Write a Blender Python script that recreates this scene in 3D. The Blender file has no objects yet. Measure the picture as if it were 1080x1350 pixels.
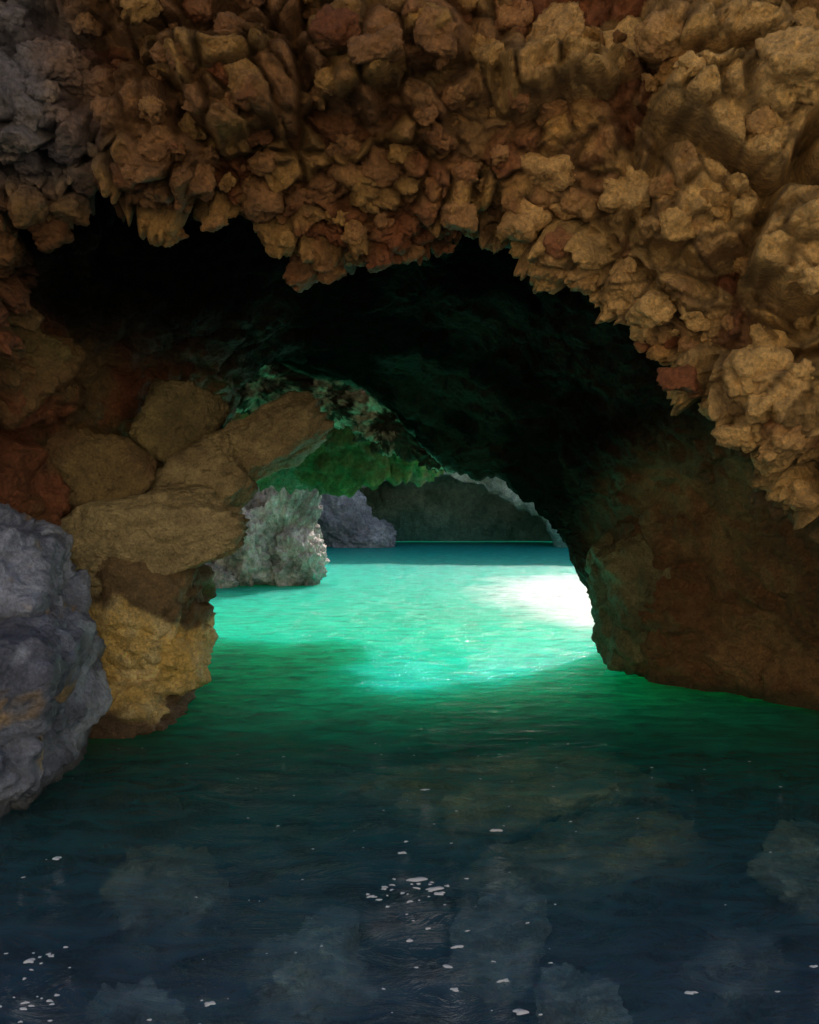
import bpy, bmesh, math
import numpy as np
from mathutils import Vector, Matrix, Euler
D=bpy.data
scene=bpy.context.scene
# ------------------------------------------------------------ noise toolbox
def _h(ix,iy,iz,seed):
    with np.errstate(over='ignore'):
        h=(ix.astype(np.uint32)*np.uint32(374761393))^(iy.astype(np.uint32)*np.uint32(668265263))^(iz.astype(np.uint32)*np.uint32(2246822519))
        h=h+np.uint32((seed*3266489917+12345)&0xffffffff)
        h=(h^(h>>np.uint32(15)))*np.uint32(2246822519)
        h=(h^(h>>np.uint32(13)))*np.uint32(3266489917)
        h=h^(h>>np.uint32(16))
    return h
def _r(h): return (h&np.uint32(0xffffff)).astype(np.float32)/np.float32(16777216.0)
def vnoise(P,seed=0):
    F=np.floor(P); I=F.astype(np.int32); f=(P-F).astype(np.float32)
    u=f*f*f*(f*(f*6-15)+10)
    out=np.zeros(len(P),np.float32)
    for a in (0,1):
        wx=u[:,0] if a else 1-u[:,0]
        for b in (0,1):
            wy=u[:,1] if b else 1-u[:,1]
            for c in (0,1):
                wz=u[:,2] if c else 1-u[:,2]
                out+=wx*wy*wz*_r(_h(I[:,0]+a,I[:,1]+b,I[:,2]+c,seed))
    return out*2-1
def fbm(P,freq,octs=4,seed=0,gain=.5):
    o=np.zeros(len(P),np.float32);a=1.;s=0.
    for k in range(octs):
        o+=a*vnoise(P*freq+k*17.3,seed+k);s+=a;a*=gain;freq*=2.03
    return o/s
def worley(P,seed=0):
    F=np.floor(P); I=F.astype(np.int32); f=(P-F).astype(np.float32)
    f1=np.full(len(P),9.,np.float32);f2=f1.copy();idr=np.zeros(len(P),np.float32)
    for a in (-1,0,1):
        for b in (-1,0,1):
            for c in (-1,0,1):
                h=_h(I[:,0]+a,I[:,1]+b,I[:,2]+c,seed)
                with np.errstate(over='ignore'):
                    h2=h*np.uint32(2654435761)+np.uint32(97); h2^=h2>>np.uint32(15)
                    h3=h2*np.uint32(2246822519)+np.uint32(31); h3^=h3>>np.uint32(14)
                dx=a+_r(h)-f[:,0];dy=b+_r(h2)-f[:,1];dz=c+_r(h3)-f[:,2]
                d=np.sqrt(dx*dx+dy*dy+dz*dz)
                m=d<f1
                f2=np.where(m,f1,np.minimum(f2,d))
                idr=np.where(m,_r(h^(h3>>np.uint32(3))),idr)
                f1=np.where(m,d,f1)
    return f1,f2,idr
def sstep(a,b,x):
    t=np.clip((x-a)/(b-a),0,1);return t*t*(3-2*t)
def mixc(a,b,t):
    return a*(1-t[:,None])+b*t[:,None]
C=lambda *v:np.array(v,np.float32)[None,:]
# ------------------------------------------------------------ mesh helpers
def make_mesh(name,V,Fq,col,mat,nside=4,smooth=True):
    me=D.meshes.new(name)
    n=len(Fq)
    me.vertices.add(len(V)); me.vertices.foreach_set('co',V.astype(np.float32).ravel())
    me.loops.add(n*nside); me.loops.foreach_set('vertex_index',Fq.astype(np.int32).ravel())
    me.polygons.add(n); me.polygons.foreach_set('loop_start',np.arange(n,dtype=np.int32)*nside)
    me.polygons.foreach_set('use_smooth',np.full(n,smooth))
    me.update(calc_edges=True)
    if col is not None:
        at=me.attributes.new('Col','FLOAT_COLOR','POINT')
        at.data.foreach_set('color',np.hstack([col,np.ones((len(col),1))]).astype(np.float32).ravel())
    me.materials.append(mat)
    ob=D.objects.new(name,me); scene.collection.objects.link(ob)
    return ob
def cr(P,t):
    n=P.shape[0]; i=np.clip(np.floor(t).astype(int),0,n-2); u=(t-i)[:,None,None]
    g=lambda k:P[np.clip(k,0,n-1)]
    p0,p1,p2,p3=g(i-1),g(i),g(i+1),g(i+2)
    return .5*((2*p1)+(-p0+p2)*u+(2*p0-5*p1+4*p2-p3)*u*u+(-p0+3*p1-3*p2+p3)*u**3)
def net(ctrl,rowseg,colseg):
    P=np.array(ctrl,np.float64)
    tr=np.concatenate([i+np.arange(k)/k for i,k in enumerate(rowseg)]+[[len(rowseg)]])
    tc=np.concatenate([i+np.arange(k)/k for i,k in enumerate(colseg)]+[[len(colseg)]])
    A=cr(P,tr); A=cr(A.transpose(1,0,2),tc).transpose(1,0,2)
    return A,tr,tc
def grid_faces(R,Cc):
    idx=np.arange(R*Cc).reshape(R,Cc)
    return np.stack([idx[:-1,:-1],idx[1:,:-1],idx[1:,1:],idx[:-1,1:]],-1).reshape(-1,4)
def gnormals(A):
    du=np.gradient(A,axis=1);dv=np.gradient(A,axis=0)
    n=-np.cross(du,dv);n/=np.linalg.norm(n,axis=2,keepdims=True)+1e-9
    return n
# ------------------------------------------------------------ materials
def nodes(name):
    m=D.materials.new(name);m.use_nodes=True;nt=m.node_tree;nt.nodes.clear();return m,nt
def N(nt,t,**k):
    n=nt.nodes.new(t)
    for a,b in k.items(): setattr(n,a,b)
    return n
def rock_mat(name,scale=1.,bump=.6,rough=.8,spec=.25,contrast=.35):
    m,nt=nodes(name);L=nt.links.new
    out=N(nt,'ShaderNodeOutputMaterial');bs=N(nt,'ShaderNodeBsdfPrincipled')
    bs.inputs['Roughness'].default_value=rough;bs.inputs['Specular IOR Level'].default_value=spec
    at=N(nt,'ShaderNodeAttribute',attribute_name='Col')
    tc=N(nt,'ShaderNodeTexCoord')
    n1=N(nt,'ShaderNodeTexNoise');n1.inputs['Scale'].default_value=9*scale;n1.inputs['Detail'].default_value=9;n1.inputs['Roughness'].default_value=.7
    n2=N(nt,'ShaderNodeTexNoise');n2.inputs['Scale'].default_value=45*scale;n2.inputs['Detail'].default_value=6;n2.inputs['Roughness'].default_value=.75
    vo=N(nt,'ShaderNodeTexVoronoi');vo.inputs['Scale'].default_value=28*scale
    for n in(n1,n2,vo):L(tc.outputs['Object'],n.inputs['Vector'])
    mr=N(nt,'ShaderNodeMapRange');mr.inputs['From Min'].default_value=.3;mr.inputs['From Max'].default_value=.7
    mr.inputs['To Min'].default_value=1-contrast;mr.inputs['To Max'].default_value=1+contrast*1.3;L(n1.outputs[0],mr.inputs[0])
    mr2=N(nt,'ShaderNodeMapRange');mr2.inputs['From Min'].default_value=.35;mr2.inputs['From Max'].default_value=.7
    mr2.inputs['To Min'].default_value=.65;mr2.inputs['To Max'].default_value=1.5;L(n2.outputs[0],mr2.inputs[0])
    mu=N(nt,'ShaderNodeMath',operation='MULTIPLY');L(mr.outputs[0],mu.inputs[0]);L(mr2.outputs[0],mu.inputs[1])
    vm=N(nt,'ShaderNodeVectorMath',operation='SCALE');L(at.outputs['Color'],vm.inputs[0]);L(mu.outputs[0],vm.inputs['Scale'])
    L(vm.outputs[0],bs.inputs['Base Color'])
    # specular follows colour: none on near-black painted shade, full on paler rock
    sp=N(nt,'ShaderNodeMapRange');sp.inputs['From Min'].default_value=.01;sp.inputs['From Max'].default_value=.12;sp.inputs['To Min'].default_value=.0;sp.inputs['To Max'].default_value=spec
    L(at.outputs['Fac'],sp.inputs[0]);L(sp.outputs[0],bs.inputs['Specular IOR Level'])
    ad=N(nt,'ShaderNodeMath',operation='MULTIPLY_ADD');L(n2.outputs[0],ad.inputs[0]);ad.inputs[1].default_value=.45;L(n1.outputs[0],ad.inputs[2])
    ad2=N(nt,'ShaderNodeMath',operation='MULTIPLY_ADD');L(vo.outputs['Distance'],ad2.inputs[0]);ad2.inputs[1].default_value=.35;L(ad.outputs[0],ad2.inputs[2])
    bp=N(nt,'ShaderNodeBump');bp.inputs['Strength'].default_value=bump;bp.inputs['Distance'].default_value=.05/scale
    L(ad2.outputs[0],bp.inputs['Height']);L(bp.outputs[0],bs.inputs['Normal'])
    L(bs.outputs[0],out.inputs[0]);return m
M_front=rock_mat('conglomerate_rock',1.0,1.,rough=.5,spec=.5)
M_stone=rock_mat('volcanic_stone',1.1,1.,rough=.5,spec=.5)
M_far=rock_mat('sunlit_cave_rock',.35,.9)
M_blue=rock_mat('grey_basalt',1.,.8,rough=.42,spec=.6)
# ------------------------------------------------------------ boulders
_ico={}
def ico(sub):
    if sub not in _ico:
        bm=bmesh.new();bmesh.ops.create_icosphere(bm,subdivisions=sub,radius=1)
        V=np.array([v.co[:] for v in bm.verts],np.float32);F=np.array([[v.index for v in f.verts] for f in bm.faces],np.int32);bm.free()
        _ico[sub]=(V,F)
    return _ico[sub]
def boulder_geo(center,radii,rot,seed,sub,planes=11,cut=.72,rough=.12,freq=1.6,fine=.02,soft=30,box=0,crag=.0):
    rng=np.random.default_rng(seed)
    V,F=ico(sub);pn=rng.normal(size=(planes,3));pd=rng.uniform(cut,1.0,planes)
    if box>0:
        ax=np.array([[1,0,0],[-1,0,0],[0,1,0],[0,-1,0],[0,0,1],[0,0,-1]],float)+rng.normal(size=(6,3))*.12
        pn=np.concatenate([pn,ax]);pd=np.concatenate([pd+.12,np.full(6,box)*rng.uniform(.92,1.08,6)])
    pn/=np.linalg.norm(pn,axis=1,keepdims=True)
    c=V@pn.T
    rr=np.where(c>.05,pd[None,:]/np.maximum(c,.05),9.)
    rr=np.concatenate([rr,np.ones((len(V),1))],1)
    r=-np.log(np.sum(np.exp(-soft*rr),1))/soft
    off=rng.uniform(0,50,3).astype(np.float32)
    r=r*(1+rough*fbm(V+off,freq,5,seed,.55)+ .5*rough*np.abs(fbm(V+off,freq*2.7,4,seed+9)))
    if crag>0:
        a,b,i=worley((V+off+.15*fbm(V+off,3,2,seed)[:,None])*2.6,seed)
        r=r+crag*((i-.5)+.5*sstep(0,.25,b-a)-.3)*sstep(0,.12,b-a)
    P=V*r[:,None]*np.array(radii)[None,:]
    R=np.array(Euler([math.radians(a) for a in rot]).to_matrix())
    P=P@R.T
    nrm=P/(np.linalg.norm(P,axis=1,keepdims=True)+1e-6)
    if fine>0: P=P+nrm*(fine*fbm(P+off,7.,5,seed+3,.65))[:,None]
    return P+np.array(center)[None,:],F
def paint_simple(P,c1,c2,seed,f=1.6):
    t=sstep(-.3,.35,fbm(P,f,5,seed,.6));return mixc(np.repeat(C(*c1),len(P),0),np.repeat(C(*c2),len(P),0),t)
def boulder(name,center,radii,rot,seed,c1,c2,mat,sub=6,paint=None,**k):
    P,F=boulder_geo(center,radii,rot,seed,sub,**k)
    col=paint_simple(P,c1,c2,seed) if paint is None else paint(P)
    return make_mesh(name,P,F,col,mat,3)
def multi(name,parts,c1,c2,mat,sub=6,paint=None,f=1.6,**k):
    Vs=[];Fs=[];o=0
    for (c,r,rot,seed) in parts:
        P,F=boulder_geo(c,r,rot,seed,sub,**k);Vs.append(P);Fs.append(F+o);o+=len(P)
    P=np.concatenate(Vs);F=np.concatenate(Fs)
    col=paint_simple(P,c1,c2,parts[0][3],f) if paint is None else paint(P)
    return make_mesh(name,P,F,col,mat,3)
# ------------------------------------------------------------ main sea cave shell (world metres: x right, y into the cave, z up, water z=0)
F3=[(-18,3,-1.5),(-18,4,4),(-16,5,7),(-9,6,7.6),(-5,6.5,7.6),(-3,7,7.6),(-1,7,7.6),(1,7,7.6),(3,7,7.6),(5,7,7.5),(8,6.5,7.4),(12,6,7),(16,5,6),(18,4,3),(18,3,-1.5)]
F2=[(-9,3.6,-1.5),(-9,3.6,2),(-8,3.8,5),(-5,4.3,6.6),(-3,4.3,6.6),(-2,4.4,6.6),(-.7,4.5,6.6),(.7,4.5,6.6),(2.4,4.4,6.6),(4,4.2,6.2),(5.2,4,5.5),(6.2,3.8,4.3),(7.6,3.6,2.8),(9,3.4,.6),(9.2,3.4,-1.5)]
F1=[(-5.5,4.2,-1.5),(-5.4,4.2,1),(-4.8,4.3,3.2),(-3.2,4.55,4.4),(-2.1,4.6,4.5),(-1.3,4.7,4.4),(-.5,4.8,4.4),(.5,4.8,4.5),(1.4,4.7,4.2),(2.2,4.6,3.75),(2.8,4.4,3.2),(3.5,4.3,2.6),(4.5,4.2,1.7),(5.4,4.2,.2),(5.6,4.2,-1.5)]
LP=[(-4.2,4.6,-1.5),(-4.0,4.6,.6),(-3.6,4.7,2.5),(-2.6,4.95,3.62),(-1.8,5.0,3.8),(-1.1,5.2,3.6),(-.45,5.45,3.46),(.4,5.45,3.6),(1.0,5.3,3.3),(1.5,5.2,2.74),(1.96,5.05,2.34),(2.5,4.95,1.84),(3.4,4.8,1.2),(4.2,4.8,0),(4.3,4.8,-1.5)]
def row(d,pts): return [(x,d,z) for x,z in pts]
R1=row(6.2,[(-3.3,-1.5),(-3.2,.3),(-3.1,1.5),(-3.0,2.7),(-2.6,3.7),(-1.6,4.3),(-.5,4.5),(.5,4.4),(1.4,3.9),(2.1,3.2),(2.7,2.6),(3.2,1.9),(3.7,1.1),(4.0,0),(4.1,-1.5)])
R2=row(7.8,[(-2.8,-1.5),(-2.7,.2),(-2.65,1.2),(-2.6,2.2),(-2.3,3.1),(-1.6,3.8),(-.6,4.1),(.4,4.0),(1.3,3.6),(2.1,3.0),(2.7,2.3),(3.1,1.6),(3.4,.8),(3.5,0),(3.7,-1.5)])
R3=row(9.3,[(-2.5,-1.5),(-2.5,0),(-2.4,.9),(-2.3,1.9),(-2.1,2.8),(-1.6,3.5),(-.7,3.7),(.3,3.6),(1.1,3.2),(1.7,2.7),(2.1,2.1),(2.3,1.5),(2.2,.8),(2.5,0),(2.7,-1.5)])
R4=row(11.5,[(-3.4,-1.5),(-3.4,0),(-3.5,1),(-3.4,2.2),(-3.0,3.4),(-2.3,3.95),(-1.25,3.65),(-.6,3.4),(.25,2.65),(.6,2.3),(1.1,2.35),(1.7,2.1),(2.2,1.8),(3.0,0),(3.2,-1.5)])
R5=row(12.6,[(-4.5,-1.5),(-4.5,0),(-4.6,1.2),(-4.6,3),(-4.2,4.6),(-3,5.2),(-1.6,5),(-.4,4.8),(.8,4.0),(1.3,3.7),(2,3.7),(2.8,3.4),(3.8,3),(4.6,0),(4.8,-1.5)])
R6=row(14,[(-9,-1.5),(-9,1),(-9,4),(-8,6.5),(-6,7.3),(-3.5,7.3),(-2,7.3),(0,7.3),(1.5,7.3),(2.5,7.3),(4,7),(6,6.3),(9,5),(10,2),(10,-1.5)])
A,tr,tc=net([F3,F2,F1,LP,R1,R2,R3,R4,R5,R6,F3],[12,110,150,130,90,80,80,50,30,10],[20,30,55,80,80,75,75,75,75,80,80,70,50,30])
nm=gnormals(A).reshape(-1,3);P=A.reshape(-1,3).astype(np.float32)
rowt=np.repeat(tr,len(tc)).astype(np.float32)
front=1-sstep(3.4,4.2,rowt)
Wp=P+.16*np.stack([fbm(P,1.9,4,s) for s in(1,2,3)],1)
f1,f2,id1=worley(Wp*C(1.45,1.45,1.75)[0],5)
g1,g2,id2=worley(Wp*C(4.2,4.2,5.2)[0],6)
e1,e2,id3=worley(Wp*C(10.,10.,12.)[0],7)
k1=sstep(0,.22,f2-f1);k2=sstep(0,.22,g2-g1);k3=sstep(0,.25,e2-e1)
big=fbm(P,.75,3,11)
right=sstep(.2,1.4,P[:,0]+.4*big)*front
lipw=1-.5*np.exp(-((rowt-3.0)/.25)**2)
leftw0=sstep(-1.5,-2.1,P[:,0])*sstep(3.6,3.1,P[:,2])*(1-front)
h=big*.20*lipw+ (id1-.5)*(.42*lipw)*(front*.8+.2)*k1+ (k1-.6)*(.18+.08*right)*lipw*(front*.7+.3)
h+=((id2-.5)*.18*k2+(k2-.6)*.09)*(front*(1-.5*right)*.85+.15)
h+=((id3-.5)*.055*k3+(k3-.6)*.02)*(front*.8+.2)
h+=fbm(P,5.,6,21,.65)*(.05+.03*front)
h+=fbm(P,15.,3,22,.6)*.03*front-np.clip(fbm(P,9.,3,23),.1,1)*.10*front   # porous pitting
h+=leftw0*((id1-.5)*.25*k1+(id2-.5)*.06*k2)
h+=(1-front)*(.14*fbm(P,1.5,5,25)+.05*(id2-.5)*k2)*(1-sstep(5.7,6.3,rowt)*(1-sstep(7.3,7.6,rowt)))
P=P+nm.astype(np.float32)*h[:,None]
red=C(.25,.085,.030);brn=C(.34,.165,.06);och=C(.52,.30,.085);tan=C(.70,.44,.16);gry=C(.14,.145,.17);drk=C(.012,.010,.008);lred=C(.22,.08,.036)
n=len(P)
def frontcol(P,i1,i2):
    rep=lambda c:np.repeat(c,len(P),0)
    nz=fbm(P,2.3,5,51,.6)
    c=mixc(rep(red),rep(brn),sstep(.05,.5,i1+.6*nz));c=mixc(c,rep(och),sstep(.5,.95,i2+.7*nz)*.8)
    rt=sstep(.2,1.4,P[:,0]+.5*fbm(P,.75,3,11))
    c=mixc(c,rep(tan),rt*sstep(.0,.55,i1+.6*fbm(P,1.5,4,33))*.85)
    c=c*(.72+.28*sstep(-.6,.8,P[:,0]))[:,None]  # left side darkened in the colour itself, for its dimmer light
    c=mixc(c,rep(gry),sstep(-1.5,-2.1,P[:,0]-.5*fbm(P,1.2,4,12))*sstep(3.5,3.9,P[:,2])*.85)
    return c
col=frontcol(P,id1,id2)
col=col*(.40+.60*k2*(.4+.6*k1))[:,None]      # cracks darkened in the colour to deepen their shade
rep=lambda c:np.repeat(c,n,0)
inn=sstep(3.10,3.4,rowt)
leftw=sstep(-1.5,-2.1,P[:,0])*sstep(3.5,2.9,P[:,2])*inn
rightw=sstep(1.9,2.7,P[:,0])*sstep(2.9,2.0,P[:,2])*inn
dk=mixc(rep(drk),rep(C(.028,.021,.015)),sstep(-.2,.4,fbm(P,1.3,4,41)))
col=mixc(col,dk,inn)  # near-black colour paints in the shade of the unlit tunnel ceiling
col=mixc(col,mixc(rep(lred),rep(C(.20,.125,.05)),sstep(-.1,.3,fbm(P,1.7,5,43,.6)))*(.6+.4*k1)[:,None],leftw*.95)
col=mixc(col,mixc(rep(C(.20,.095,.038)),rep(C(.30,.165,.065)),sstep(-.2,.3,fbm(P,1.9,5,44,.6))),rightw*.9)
col=mixc(col,rep(C(.34,.28,.22)),sstep(6.9,7.1,rowt)*.85)
col=mixc(col,rep(C(.035,.05,.03)),sstep(.2,.02,P[:,2]+.1*big)*.7)
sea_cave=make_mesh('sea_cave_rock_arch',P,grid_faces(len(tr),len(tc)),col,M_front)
# ------------------------------------------------------------ loose stones bound in the conglomerate
rng=np.random.default_rng(4)
cand=np.where((rowt>1.55)&(rowt<3.25)&(P[:,0]>-3.4)&(P[:,0]<3.6)&(P[:,2]>1.2)&(P[:,2]<5.6))[0]
Vs=[];Fs=[];Cs=[];o=0;placed=[]
for k in rng.permutation(cand)[:9000]:
    p=P[k];x=p[0]
    pr=.5 if x<1.0 else .22
    lip=abs(rowt[k]-3.0)<.2
    rad=float(np.exp(rng.normal(-2.3,.5)));rad=min(max(rad,.05),.26)
    if x>.9 and rng.random()<.12 and not lip: rad=rng.uniform(.3,.55)
    if lip: rad=min(rad,rng.uniform(.06,.14))
    ok=all((p[0]-q[0])**2+(p[1]-q[1])**2+(p[2]-q[2])**2>(.85*(rad+q[3]))**2 for q in placed)
    if not ok or rng.random()>pr: continue
    placed.append((p[0],p[1],p[2],rad))
    if len(placed)>300:break
    c=p+nm[k]*rad*(rng.uniform(-.3,.2) if lip else rng.uniform(-.65,-.1))
    s=int(rng.integers(1e6))
    Q,F=boulder_geo(c,(rad*rng.uniform(.95,1.35),rad*rng.uniform(.8,1.1),rad*rng.uniform(.7,1.05)),rng.uniform(-35,35,3),s,4 if rad<.16 else (5 if rad<.26 else 6),planes=7,cut=.55,rough=.32,freq=2.0,fine=.05,soft=26,box=.72,crag=.14 if rad<.25 else .22)
    Vs.append(Q);Fs.append(F+o);o+=len(Q)
    cc=frontcol(Q.astype(np.float32),np.full(len(Q),rng.random(),np.float32),np.full(len(Q),rng.random(),np.float32))
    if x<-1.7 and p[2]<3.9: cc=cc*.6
    Cs.append(cc)
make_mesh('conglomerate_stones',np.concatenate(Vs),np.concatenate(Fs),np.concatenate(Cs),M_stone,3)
# ------------------------------------------------------------ boulders on the left wall
br1=(.15,.115,.05);br2=(.27,.21,.09)
kw=dict(planes=9,cut=.58,rough=.24,freq=1.4,fine=.05,soft=20,box=.68,crag=.07)
multi('leaning_boulder',[((-2.3,7.2,1.60),(1.15,.6,.50),(4,-14,8),101),((-1.47,7.95,2.42),(.86,.5,.38),(-6,-30,10),102),((-1.88,7.6,2.0),(.65,.45,.42),(0,-38,0),107)],(.22,.165,.08),(.40,.32,.16),M_stone,sub=6,**kw)
boulder('rounded_boulder',(-2.12,7.75,2.55),(.46,.4,.56),(0,22,10),103,br1,br2,M_stone,**kw)
boulder('rounded_boulder',(-2.72,7.2,2.1),(.55,.4,.42),(0,14,20),104,(.17,.10,.045),(.24,.17,.07),M_stone,**kw)
boulder('wall_boulder',(-3.2,6.4,2.9),(.6,.55,.55),(0,30,30),105,(.20,.10,.04),(.17,.13,.05),M_stone,**kw)
def yel(P):
    t=sstep(1.0,.88,P[:,2]+.6*fbm(P,1.6,5,7))
    c=paint_simple(P,(.13,.095,.05),(.22,.15,.07),8)
    c=mixc(c,paint_simple(P,(.80,.56,.18),(.88,.72,.36),9,4),t)
    return mixc(c,np.repeat(C(.17,.11,.065),len(P),0),sstep(.26,.12,P[:,2]+.25*fbm(P,2.5,4,5)))
multi('ochre_stained_rock',[((-2.55,7.3,1.0),(.75,.6,.6),(0,0,0),110),((-2.42,7.4,.62),(.74,.7,.55),(0,10,0),111),((-2.65,7.3,.1),(.8,.8,.45),(0,0,0),112)],br1,br2,M_stone,paint=yel,planes=10,cut=.66,rough=.3,freq=1.5,fine=.06,soft=12,box=.82,crag=.05)
def blu(P):
    c=paint_simple(P,(.12,.14,.20),(.28,.33,.45),21,2.2)
    c=mixc(c,np.repeat(C(.52,.60,.75),len(P),0),sstep(.1,.5,fbm(P,3.5,5,61,.6))*.75)
    c=mixc(c,np.repeat(C(.50,.33,.13),len(P),0),sstep(.3,.5,fbm(P,3.1,4,60))*.7)
    return mixc(c,np.repeat(C(.07,.08,.09),len(P),0),sstep(.18,.0,P[:,2]))
multi('grey_basalt_rock',[((-2.95,5.5,.45),(.90,1.2,.9),(0,8,8),201),((-3.02,5.9,1.3),(.72,.7,.66),(0,30,0),203),((-2.86,5.2,.2),(.64,.7,.6),(0,0,0),204),((-2.72,6.1,.7),(.52,.6,.65),(0,-10,0),205)],br1,br2,M_blue,paint=blu,planes=9,cut=.6,rough=.28,freq=1.5,fine=.07,soft=24,box=.68,crag=.09)
boulder('mossy_buttress_rock',(2.82,9.35,.95),(.82,.8,1.0),(0,0,0),305,(.11,.10,.05),(.22,.19,.09),M_stone,planes=10,cut=.75,rough=.3,freq=1.5,fine=.06,soft=10,box=.9,crag=.05)
# ------------------------------------------------------------ sunlit chamber beyond the tunnel
whi=(.88,.77,.70);wh2=(.36,.31,.28)
multi('jagged_sea_rock',[((-3.15,21.5,1.3),(.75,.9,1.75),(0,14,0),401),((-4.1,21,.6),(.8,.8,1.2),(0,0,20),402),((-2.75,21,.35),(.7,.7,1.0),(0,-10,0),403),((-4.6,20,.1),(.5,.4,.5),(0,0,0),404),((-5.2,20.3,.1),(.5,.5,.55),(0,0,0),405),((-3.9,22.5,2.2),(1.,.8,1.5),(0,20,0),406)],wh2,whi,M_far,f=1.6,rough=.35,freq=1.8,fine=.16,planes=9,cut=.6,crag=.16)
multi('sloping_sea_rock',[((-3.6,44,1.2),(1.6,1.8,2.6),(0,-20,0),411),((-2.4,43.5,.3),(1.7,1.5,1.3),(0,20,0),412),((-5,45,2),(1.6,1.6,2.6),(0,0,0),413)],(.34,.31,.30),(.7,.65,.62),M_far,f=.6,rough=.3,freq=1.6,fine=.2,crag=.12)
def moss(P):
    c=paint_simple(P,(.13,.16,.06),(.27,.33,.11),31,1.1)
    return mixc(c,np.repeat(C(.30,.24,.16),len(P),0),sstep(.0,.35,fbm(P,1.4,4,32))*.85)
multi('mossy_hanging_rock',[((-.95,14.3,3.69),(1.46,.9,1.42),(0,6,0),501),((-2.25,14.5,3.95),(1.3,.9,1.55),(0,0,0),502),((.1,14.5,3.43),(.86,.8,1.07),(0,-10,0),504),((-3.9,14.6,4.5),(1.7,1.1,1.9),(0,0,0),503)],br1,br2,M_far,paint=moss,rough=.3,freq=2.0,fine=.17,crag=.15)
def hilitec(P):
    t=sstep(.0,.22,fbm(P,3.2,5,513,.65))  # pale patches paint bright highlights into the dark rock colour
    return mixc(np.repeat(C(.09,.065,.045),len(P),0),np.repeat(C(.82,.62,.48),len(P),0),t)
multi('highlight_cave_rock',[((-2.15,12.0,3.74),(.8,.5,.44),(0,8,0),511),((-1.2,12.2,3.52),(.6,.5,.36),(0,14,0),513),((-.3,12.2,3.16),(.6,.5,.42),(0,28,0),512),((.4,12.3,2.72),(.4,.4,.32),(0,20,0),514)],wh2,whi,M_far,paint=hilitec,rough=.4,freq=2.8,fine=.14,crag=.28)
def sheet(name,ctrl,rs,cs,c1,c2,amp,seed,mat,green=.6):
    A,tr_,tc_=net(ctrl,rs,cs);nm_=gnormals(A).reshape(-1,3);Q=A.reshape(-1,3).astype(np.float32)
    W=Q+.4*np.stack([fbm(Q,.6,3,s) for s in(1,2,3)],1)
    a,b,i=worley(W*.7,seed)
    hh=amp*(fbm(Q,.35,5,seed,.55)+.5*(i-.5)*sstep(0,.3,b-a)+.25*fbm(Q,2.,4,seed+5,.6))
    Q=Q+nm_.astype(np.float32)*hh[:,None]
    c=paint_simple(Q,c1,c2,seed,.7)
    c=mixc(c,np.repeat(C(.16,.42,.30),len(Q),0),sstep(3.4,.2,Q[:,2]+1.2*fbm(Q,.5,4,2))*green)  # green low down tints in light bounced off the water
    return make_mesh(name,Q,grid_faces(len(tr_),len(tc_)),c,mat)
top=[(-16,42,10),(-12,42,11),(-6,43.5,12),(-1,45,12.5),(3,45,12.5),(7,44,12),(12,42,11),(20,40,9)]
lip=[(-9,42,-2),(-7,43,2),(-3.5,44,3.3),(-1,44.5,3.9),(2,45,4.0),(5,44,2.9),(7.2,43,1.7),(9,42,-2)]
in1=[(-9,46,-2),(-7.5,46,3),(-4,46,4.4),(-1,46,4.7),(2,46,4.7),(6,46,4.1),(9,46,3),(10,46,-2)]
in2=[(-8,50,-2),(-7.,50,2),(-4,50,3.4),(-1,50,3.7),(2,50,3.7),(6,50,3.4),(8,50,2),(9,50,-2)]
end=[(-7,51.5,-3),(-6,51.6,-2.8),(-4,51.6,-2.6),(-1,51.6,-2.5),(2,51.6,-2.5),(5,51.6,-2.6),(7,51.6,-2.8),(8,51.5,-3)]
backroof=[(-20,60,10),(-14,60,11),(-6,62,12),(-1,62,12.5),(3,62,12.5),(7,62,12),(14,60,11),(22,60,9)]
sheet('back_cave_rock',[backroof,top,lip,in1,in2,end],[10,70,60,40,40],[40]*7,(.30,.36,.24),(.62,.66,.48),.8,71,M_far,.85)
sheet('chamber_left_cliff',[[(-16,13,12),(-15,25,12),(-14,35,12),(-13,45,12)],[(-9,13.5,6),(-6.5,22,6),(-7.5,33,6),(-7.5,45,6)],[(-8,13.5,1),(-5.7,22,1),(-7.,33,1),(-6.5,45,1)],[(-8,13.5,-2),(-5.6,22,-2),(-7,33,-2),(-6.5,45,-2)]],[40,60,20],[80,80,60],(.26,.22,.2),(.55,.48,.42),.8,81,M_far,.3)
sheet('chamber_right_cliff',[[(10,45,-2),(10,33,-2),(9.5,22,-2),(10,13.5,-2)],[(10.4,45,1),(10.4,33,1),(10,22,1),(10.4,13.5,1)],[(12,45,3.4),(12,33,2.8),(12,22,2.8),(12,13.5,3)],[(20,45,5),(20,33,4),(20,22,4),(20,13.5,5)]],[20,40,20],[50,50,50],(.15,.13,.12),(.34,.3,.25),.8,91,M_far)
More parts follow.
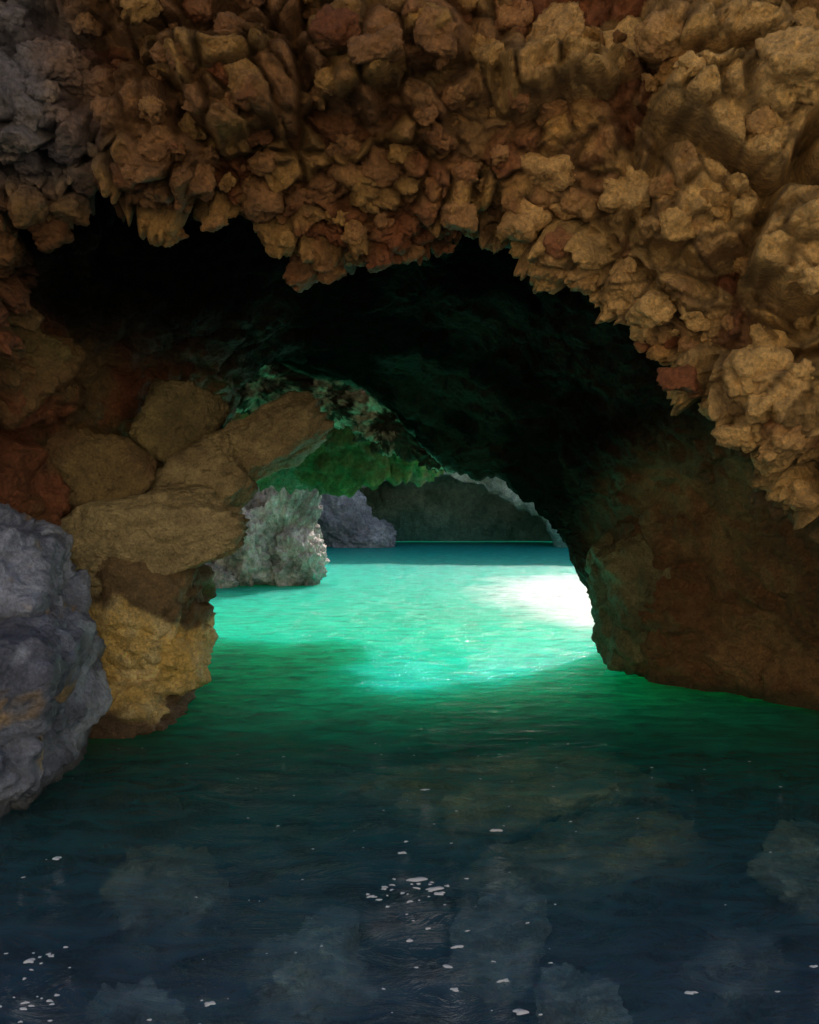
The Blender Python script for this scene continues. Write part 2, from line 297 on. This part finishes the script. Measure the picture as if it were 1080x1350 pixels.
# ------------------------------------------------------------ unseen shore and cliff, added to bounce warm light onto the front rock
xs=(-40,-15,-6,6,15,40)
A,_,_=net([[(x,-2.5,-1.6) for x in xs],[(x,-4.,.1) for x in xs],[(x,-7.5,1.0) for x in xs],[(x,-10,4) for x in xs],[(x,-11,11) for x in xs],[(x,-20,13) for x in xs]],[15,25,15,15,10],[20]*5)
Q=A.reshape(-1,3).astype(np.float32);Q+=.35*np.stack([fbm(Q,.5,5,s) for s in(84,85,86)],1)
cc=mixc(paint_simple(Q,(.74,.66,.50),(.82,.74,.60),87,.5),paint_simple(Q,(.66,.52,.34),(.76,.64,.46),88,.5),sstep(1.5,3.,Q[:,2]))
make_mesh('bounce_shore',Q,grid_faces(A.shape[0],A.shape[1])[:,::-1],cc,M_far)
# ------------------------------------------------------------ submerged stones
sub=[((.85,6.4,-.42),(1.35,.9,.33),1),((1.0,5.1,-.44),(1.1,.42,.30),2),((2.4,4.75,-.24),(.5,.42,.24),3),((.45,3.95,-.25),(.50,.22,.17),4),((.68,3.36,-.22),(.27,.19,.14),5),
((-.45,3.85,-.34),(.45,.3,.2),6),((-1.4,4.7,-.38),(.6,.35,.24),7),((-1.15,3.5,-.42),(.35,.2,.18),8),((-.1,3.3,-.5),(.3,.15,.2),12),((1.5,3.9,-.42),(.35,.2,.2),13)]
def subp(P):
    w=sstep(4.2,5.0,P[:,1])
    c=mixc(paint_simple(P,(.50,.52,.50),(.88,.90,.86),604,2.5),paint_simple(P,(.56,.44,.18),(.80,.66,.36),605,2.5),w)
    c=c*(.55+.55*sstep(-.3,.3,fbm(P,5,4,606,.6)))[:,None]
    return mixc(c,np.repeat(C(.06,.10,.12),len(P),0),sstep(-.16,-.48,P[:,2]+.12*fbm(P,2.5,4,607)))  # colour fades dark blue with depth, painting in the water's absorption
multi('submerged_stones',[(c,r,(0,0,17*s),600+s) for c,r,s in sub],br1,br2,M_stone,paint=subp,sub=6,rough=.4,freq=1.7,fine=.05,planes=9,cut=.55,box=.72,soft=24,crag=.08)
A,_,_=net([[(x,y,-2.2) for x in(-120,-40,-8,8,40,120)] for y in(-120,-30,0,15,60,140)],[4,6,60,60,8],[4,8,80,8,4])
Q=A.reshape(-1,3).astype(np.float32);Q[:,2]+=.5*fbm(Q,.5,4,77)
make_mesh('seabed',Q,grid_faces(A.shape[0],A.shape[1]),paint_simple(Q,(.04,.08,.10),(.10,.15,.17),3),M_far)
# ------------------------------------------------------------ water
m,nt=nodes('sea_water');L=nt.links.new
out=N(nt,'ShaderNodeOutputMaterial')
tcn=N(nt,'ShaderNodeTexCoord');sep=N(nt,'ShaderNodeSeparateXYZ');L(tcn.outputs['Object'],sep.inputs[0])
def mathn(op,a,b=None,c=None,clamp=False):
    n=N(nt,'ShaderNodeMath',operation=op);n.use_clamp=clamp
    for i,v in enumerate((a,b,c)):
        if v is None: continue
        if isinstance(v,(int,float)): n.inputs[i].default_value=v
        else: L(v,n.inputs[i])
    return n.outputs[0]
wn=N(nt,'ShaderNodeTexNoise');wn.inputs['Scale'].default_value=.55;wn.inputs['Detail'].default_value=4;L(tcn.outputs['Object'],wn.inputs['Vector'])
yy=mathn('MULTIPLY_ADD',wn.outputs[0],1.6,sep.outputs[1])
rp=N(nt,'ShaderNodeValToRGB');t=mathn('DIVIDE',yy,40.);L(t,rp.inputs[0])
e=rp.color_ramp.elements
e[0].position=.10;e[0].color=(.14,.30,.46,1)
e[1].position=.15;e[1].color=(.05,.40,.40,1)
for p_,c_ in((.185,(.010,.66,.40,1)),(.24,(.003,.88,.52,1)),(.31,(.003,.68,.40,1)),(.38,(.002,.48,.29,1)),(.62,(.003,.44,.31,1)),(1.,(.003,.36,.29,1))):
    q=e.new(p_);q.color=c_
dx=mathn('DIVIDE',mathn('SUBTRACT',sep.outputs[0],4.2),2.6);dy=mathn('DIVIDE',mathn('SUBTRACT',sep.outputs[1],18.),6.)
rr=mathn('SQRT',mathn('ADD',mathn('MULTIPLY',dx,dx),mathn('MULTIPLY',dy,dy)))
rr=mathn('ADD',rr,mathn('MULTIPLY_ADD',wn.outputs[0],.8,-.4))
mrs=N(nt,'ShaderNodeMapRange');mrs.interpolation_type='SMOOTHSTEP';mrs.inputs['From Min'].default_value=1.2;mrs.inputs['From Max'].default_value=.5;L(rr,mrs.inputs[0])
mx=N(nt,'ShaderNodeMixRGB');L(mrs.outputs[0],mx.inputs[0]);L(rp.outputs[0],mx.inputs[1]);mx.inputs[2].default_value=(.80,.98,.92,1)  # pale tint paints the sun's hot spot into the water colour
mp=N(nt,'ShaderNodeMapping');mp.inputs['Scale'].default_value=(1,1.9,1);L(tcn.outputs['Object'],mp.inputs[0])
w1=N(nt,'ShaderNodeTexNoise');w1.inputs['Scale'].default_value=2.6;w1.inputs['Detail'].default_value=6;w1.inputs['Roughness'].default_value=.62;w1.inputs['Distortion'].default_value=.8;L(mp.outputs[0],w1.inputs['Vector'])
w2=N(nt,'ShaderNodeTexNoise');w2.inputs['Scale'].default_value=.7;w2.inputs['Detail'].default_value=3;L(mp.outputs[0],w2.inputs['Vector'])
hh=mathn('MULTIPLY_ADD',w2.outputs[0],1.6,w1.outputs[0])
bp=N(nt,'ShaderNodeBump');bp.inputs['Strength'].default_value=.9;bp.inputs['Distance'].default_value=.10;L(hh,bp.inputs['Height'])
ms=N(nt,'ShaderNodeMapRange');ms.inputs['From Min'].default_value=.3;ms.inputs['From Max'].default_value=.7;ms.inputs['To Min'].default_value=.5;ms.inputs['To Max'].default_value=1.35;L(w1.outputs[0],ms.inputs[0])
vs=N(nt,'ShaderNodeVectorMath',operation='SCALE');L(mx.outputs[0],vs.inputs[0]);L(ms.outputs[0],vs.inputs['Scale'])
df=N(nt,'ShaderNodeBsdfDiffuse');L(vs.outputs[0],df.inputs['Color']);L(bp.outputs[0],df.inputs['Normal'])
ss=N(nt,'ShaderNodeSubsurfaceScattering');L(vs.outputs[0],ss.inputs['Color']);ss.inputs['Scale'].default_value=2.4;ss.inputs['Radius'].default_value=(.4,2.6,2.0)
# painted hot spot stays mostly diffuse; elsewhere light spreads sideways through the water
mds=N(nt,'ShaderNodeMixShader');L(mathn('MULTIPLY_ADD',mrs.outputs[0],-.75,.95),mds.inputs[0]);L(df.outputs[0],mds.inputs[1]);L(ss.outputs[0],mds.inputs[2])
tp=N(nt,'ShaderNodeBsdfTransparent');tp.inputs[0].default_value=(.8,.95,.95,1)
clr=N(nt,'ShaderNodeMapRange');clr.interpolation_type='SMOOTHSTEP';clr.inputs['From Min'].default_value=6.6;clr.inputs['From Max'].default_value=9.2;clr.inputs['To Min'].default_value=.70;clr.inputs['To Max'].default_value=.0;L(yy,clr.inputs[0])
m1=N(nt,'ShaderNodeMixShader');L(clr.outputs[0],m1.inputs[0]);L(mds.outputs[0],m1.inputs[1]);L(tp.outputs[0],m1.inputs[2])
gl=N(nt,'ShaderNodeBsdfGlossy');L(bp.outputs[0],gl.inputs['Normal'])
gr=N(nt,'ShaderNodeMapRange');gr.inputs['From Min'].default_value=9;gr.inputs['From Max'].default_value=15.;gr.inputs['To Min'].default_value=.05;gr.inputs['To Max'].default_value=.20;L(sep.outputs[1],gr.inputs[0]);L(gr.outputs[0],gl.inputs['Roughness'])
fr=N(nt,'ShaderNodeFresnel');fr.inputs['IOR'].default_value=1.33;L(bp.outputs[0],fr.inputs['Normal'])
frm=N(nt,'ShaderNodeMapRange');frm.inputs['From Min'].default_value=11;frm.inputs['From Max'].default_value=15.;frm.inputs['To Min'].default_value=.65;frm.inputs['To Max'].default_value=.6;L(sep.outputs[1],frm.inputs[0])
frs=mathn('MULTIPLY',fr.outputs[0],frm.outputs[0])
m2=N(nt,'ShaderNodeMixShader');L(frs,m2.inputs[0]);L(m1.outputs[0],m2.inputs[1]);L(gl.outputs[0],m2.inputs[2])
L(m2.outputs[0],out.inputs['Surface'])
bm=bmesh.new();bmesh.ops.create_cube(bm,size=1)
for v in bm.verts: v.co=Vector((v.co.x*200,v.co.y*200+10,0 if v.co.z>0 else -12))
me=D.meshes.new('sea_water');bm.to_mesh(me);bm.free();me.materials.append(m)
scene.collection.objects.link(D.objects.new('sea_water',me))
# ------------------------------------------------------------ foam flecks
mf,nt2=nodes('foam');b=N(nt2,'ShaderNodeBsdfPrincipled');b.inputs['Base Color'].default_value=(.75,.8,.85,1);b.inputs['Roughness'].default_value=.7
nt2.links.new(b.outputs[0],N(nt2,'ShaderNodeOutputMaterial').inputs[0])
fl=[(.04,4.08,.026),(.125,3.98,.022),(.14,3.93,.018),(-.04,4.4,.014),(-1.52,3.34,.020),(.17,3.14,.012),(.4,3.0,.018),(.49,4.71,.02),(-1.83,4.33,.02),(1.05,3.12,.012),(-.73,3.05,.016),(-.18,3.9,.012),(-.12,4.0,.010),(-.1,3.8,.008),(.0,3.85,.010),(.08,3.6,.010),(.0,3.5,.012),(.2,3.45,.014),(.15,3.3,.012),(.36,3.2,.012),(-.02,4.55,.010),(1.6,3.3,.010),(.1,5.4,.014)]
for i in range(90):
    y=rng.uniform(2.9,6.5);fl.append((rng.normal(0,.9)*y/4,y,rng.uniform(.002,.006)))
for i in range(46):   # little rafts of bubbles
    cx,cy=[(-1.42,3.06),(.08,4.03),(-1.52,3.33),(-.1,3.9)][i%4];fl.append((cx+rng.normal(0,.09),cy+rng.normal(0,.06),rng.uniform(.003,.010)))
bm=bmesh.new()
for x,y,r in fl:
    st=rng.uniform(1.,1.9);ang=rng.uniform(-.4,.4);vv=[]
    am=rng.uniform(.05,.3,3);pp=rng.uniform(0,6,3)
    for k in range(18):
        a=k/18*6.283;q=r*(1+sum(am[j]*math.sin((j+2)*a+pp[j]) for j in range(3)))
        u,v=q*math.cos(a)*st,q*math.sin(a)*.8
        vv.append((x+u*math.cos(ang)-v*math.sin(ang),y+u*math.sin(ang)+v*math.cos(ang)))
    c0=bm.verts.new((x,y,.003+r*.3));ring=[bm.verts.new((a_,b_,.002)) for a_,b_ in vv]
    mid=[bm.verts.new((x+(a_-x)*.75,y+(b_-y)*.75,.003+r*.22)) for a_,b_ in vv]
    for k in range(18):
        j=(k+1)%18;bm.faces.new((ring[k],ring[j],mid[j],mid[k]));bm.faces.new((mid[k],mid[j],c0))
for f in bm.faces:f.smooth=True
me=D.meshes.new('sea_foam');bm.to_mesh(me);bm.free();me.materials.append(mf);scene.collection.objects.link(D.objects.new('sea_foam',me))
# ------------------------------------------------------------ light
az,el=math.radians(22),math.radians(36)
w=D.worlds.new('World');scene.world=w;w.use_nodes=True;nt=w.node_tree;bg=nt.nodes['Background']
sk=nt.nodes.new('ShaderNodeTexSky');sk.sky_type='NISHITA';sk.sun_disc=False;sk.sun_elevation=el;sk.sun_rotation=az
sk.dust_density=3.;sk.ozone_density=.6
nt.links.new(sk.outputs[0],bg.inputs[0]);bg.inputs[1].default_value=.15
s=D.lights.new('sun','SUN');s.energy=5;s.angle=math.radians(.6);s.color=(1,.95,.86)
so=D.objects.new('sun',s);scene.collection.objects.link(so)
tosun=Vector((math.sin(az)*math.cos(el),math.cos(az)*math.cos(el),math.sin(el)))
so.rotation_euler=tosun.to_track_quat('Z','Y').to_euler();so.location=(10,20,30)
# ------------------------------------------------------------ camera
cam=D.cameras.new('camera');co=D.objects.new('camera',cam);scene.collection.objects.link(co)
cam.sensor_fit='VERTICAL';cam.sensor_height=24;cam.lens=24*1100/1350;cam.clip_end=500;cam.clip_start=.05
co.location=(0,0,1.8);co.rotation_euler=(math.radians(90),0,0);scene.camera=co
scene.view_settings.view_transform='Standard';scene.view_settings.look='None';scene.view_settings.exposure=0
print('stones',len(placed))
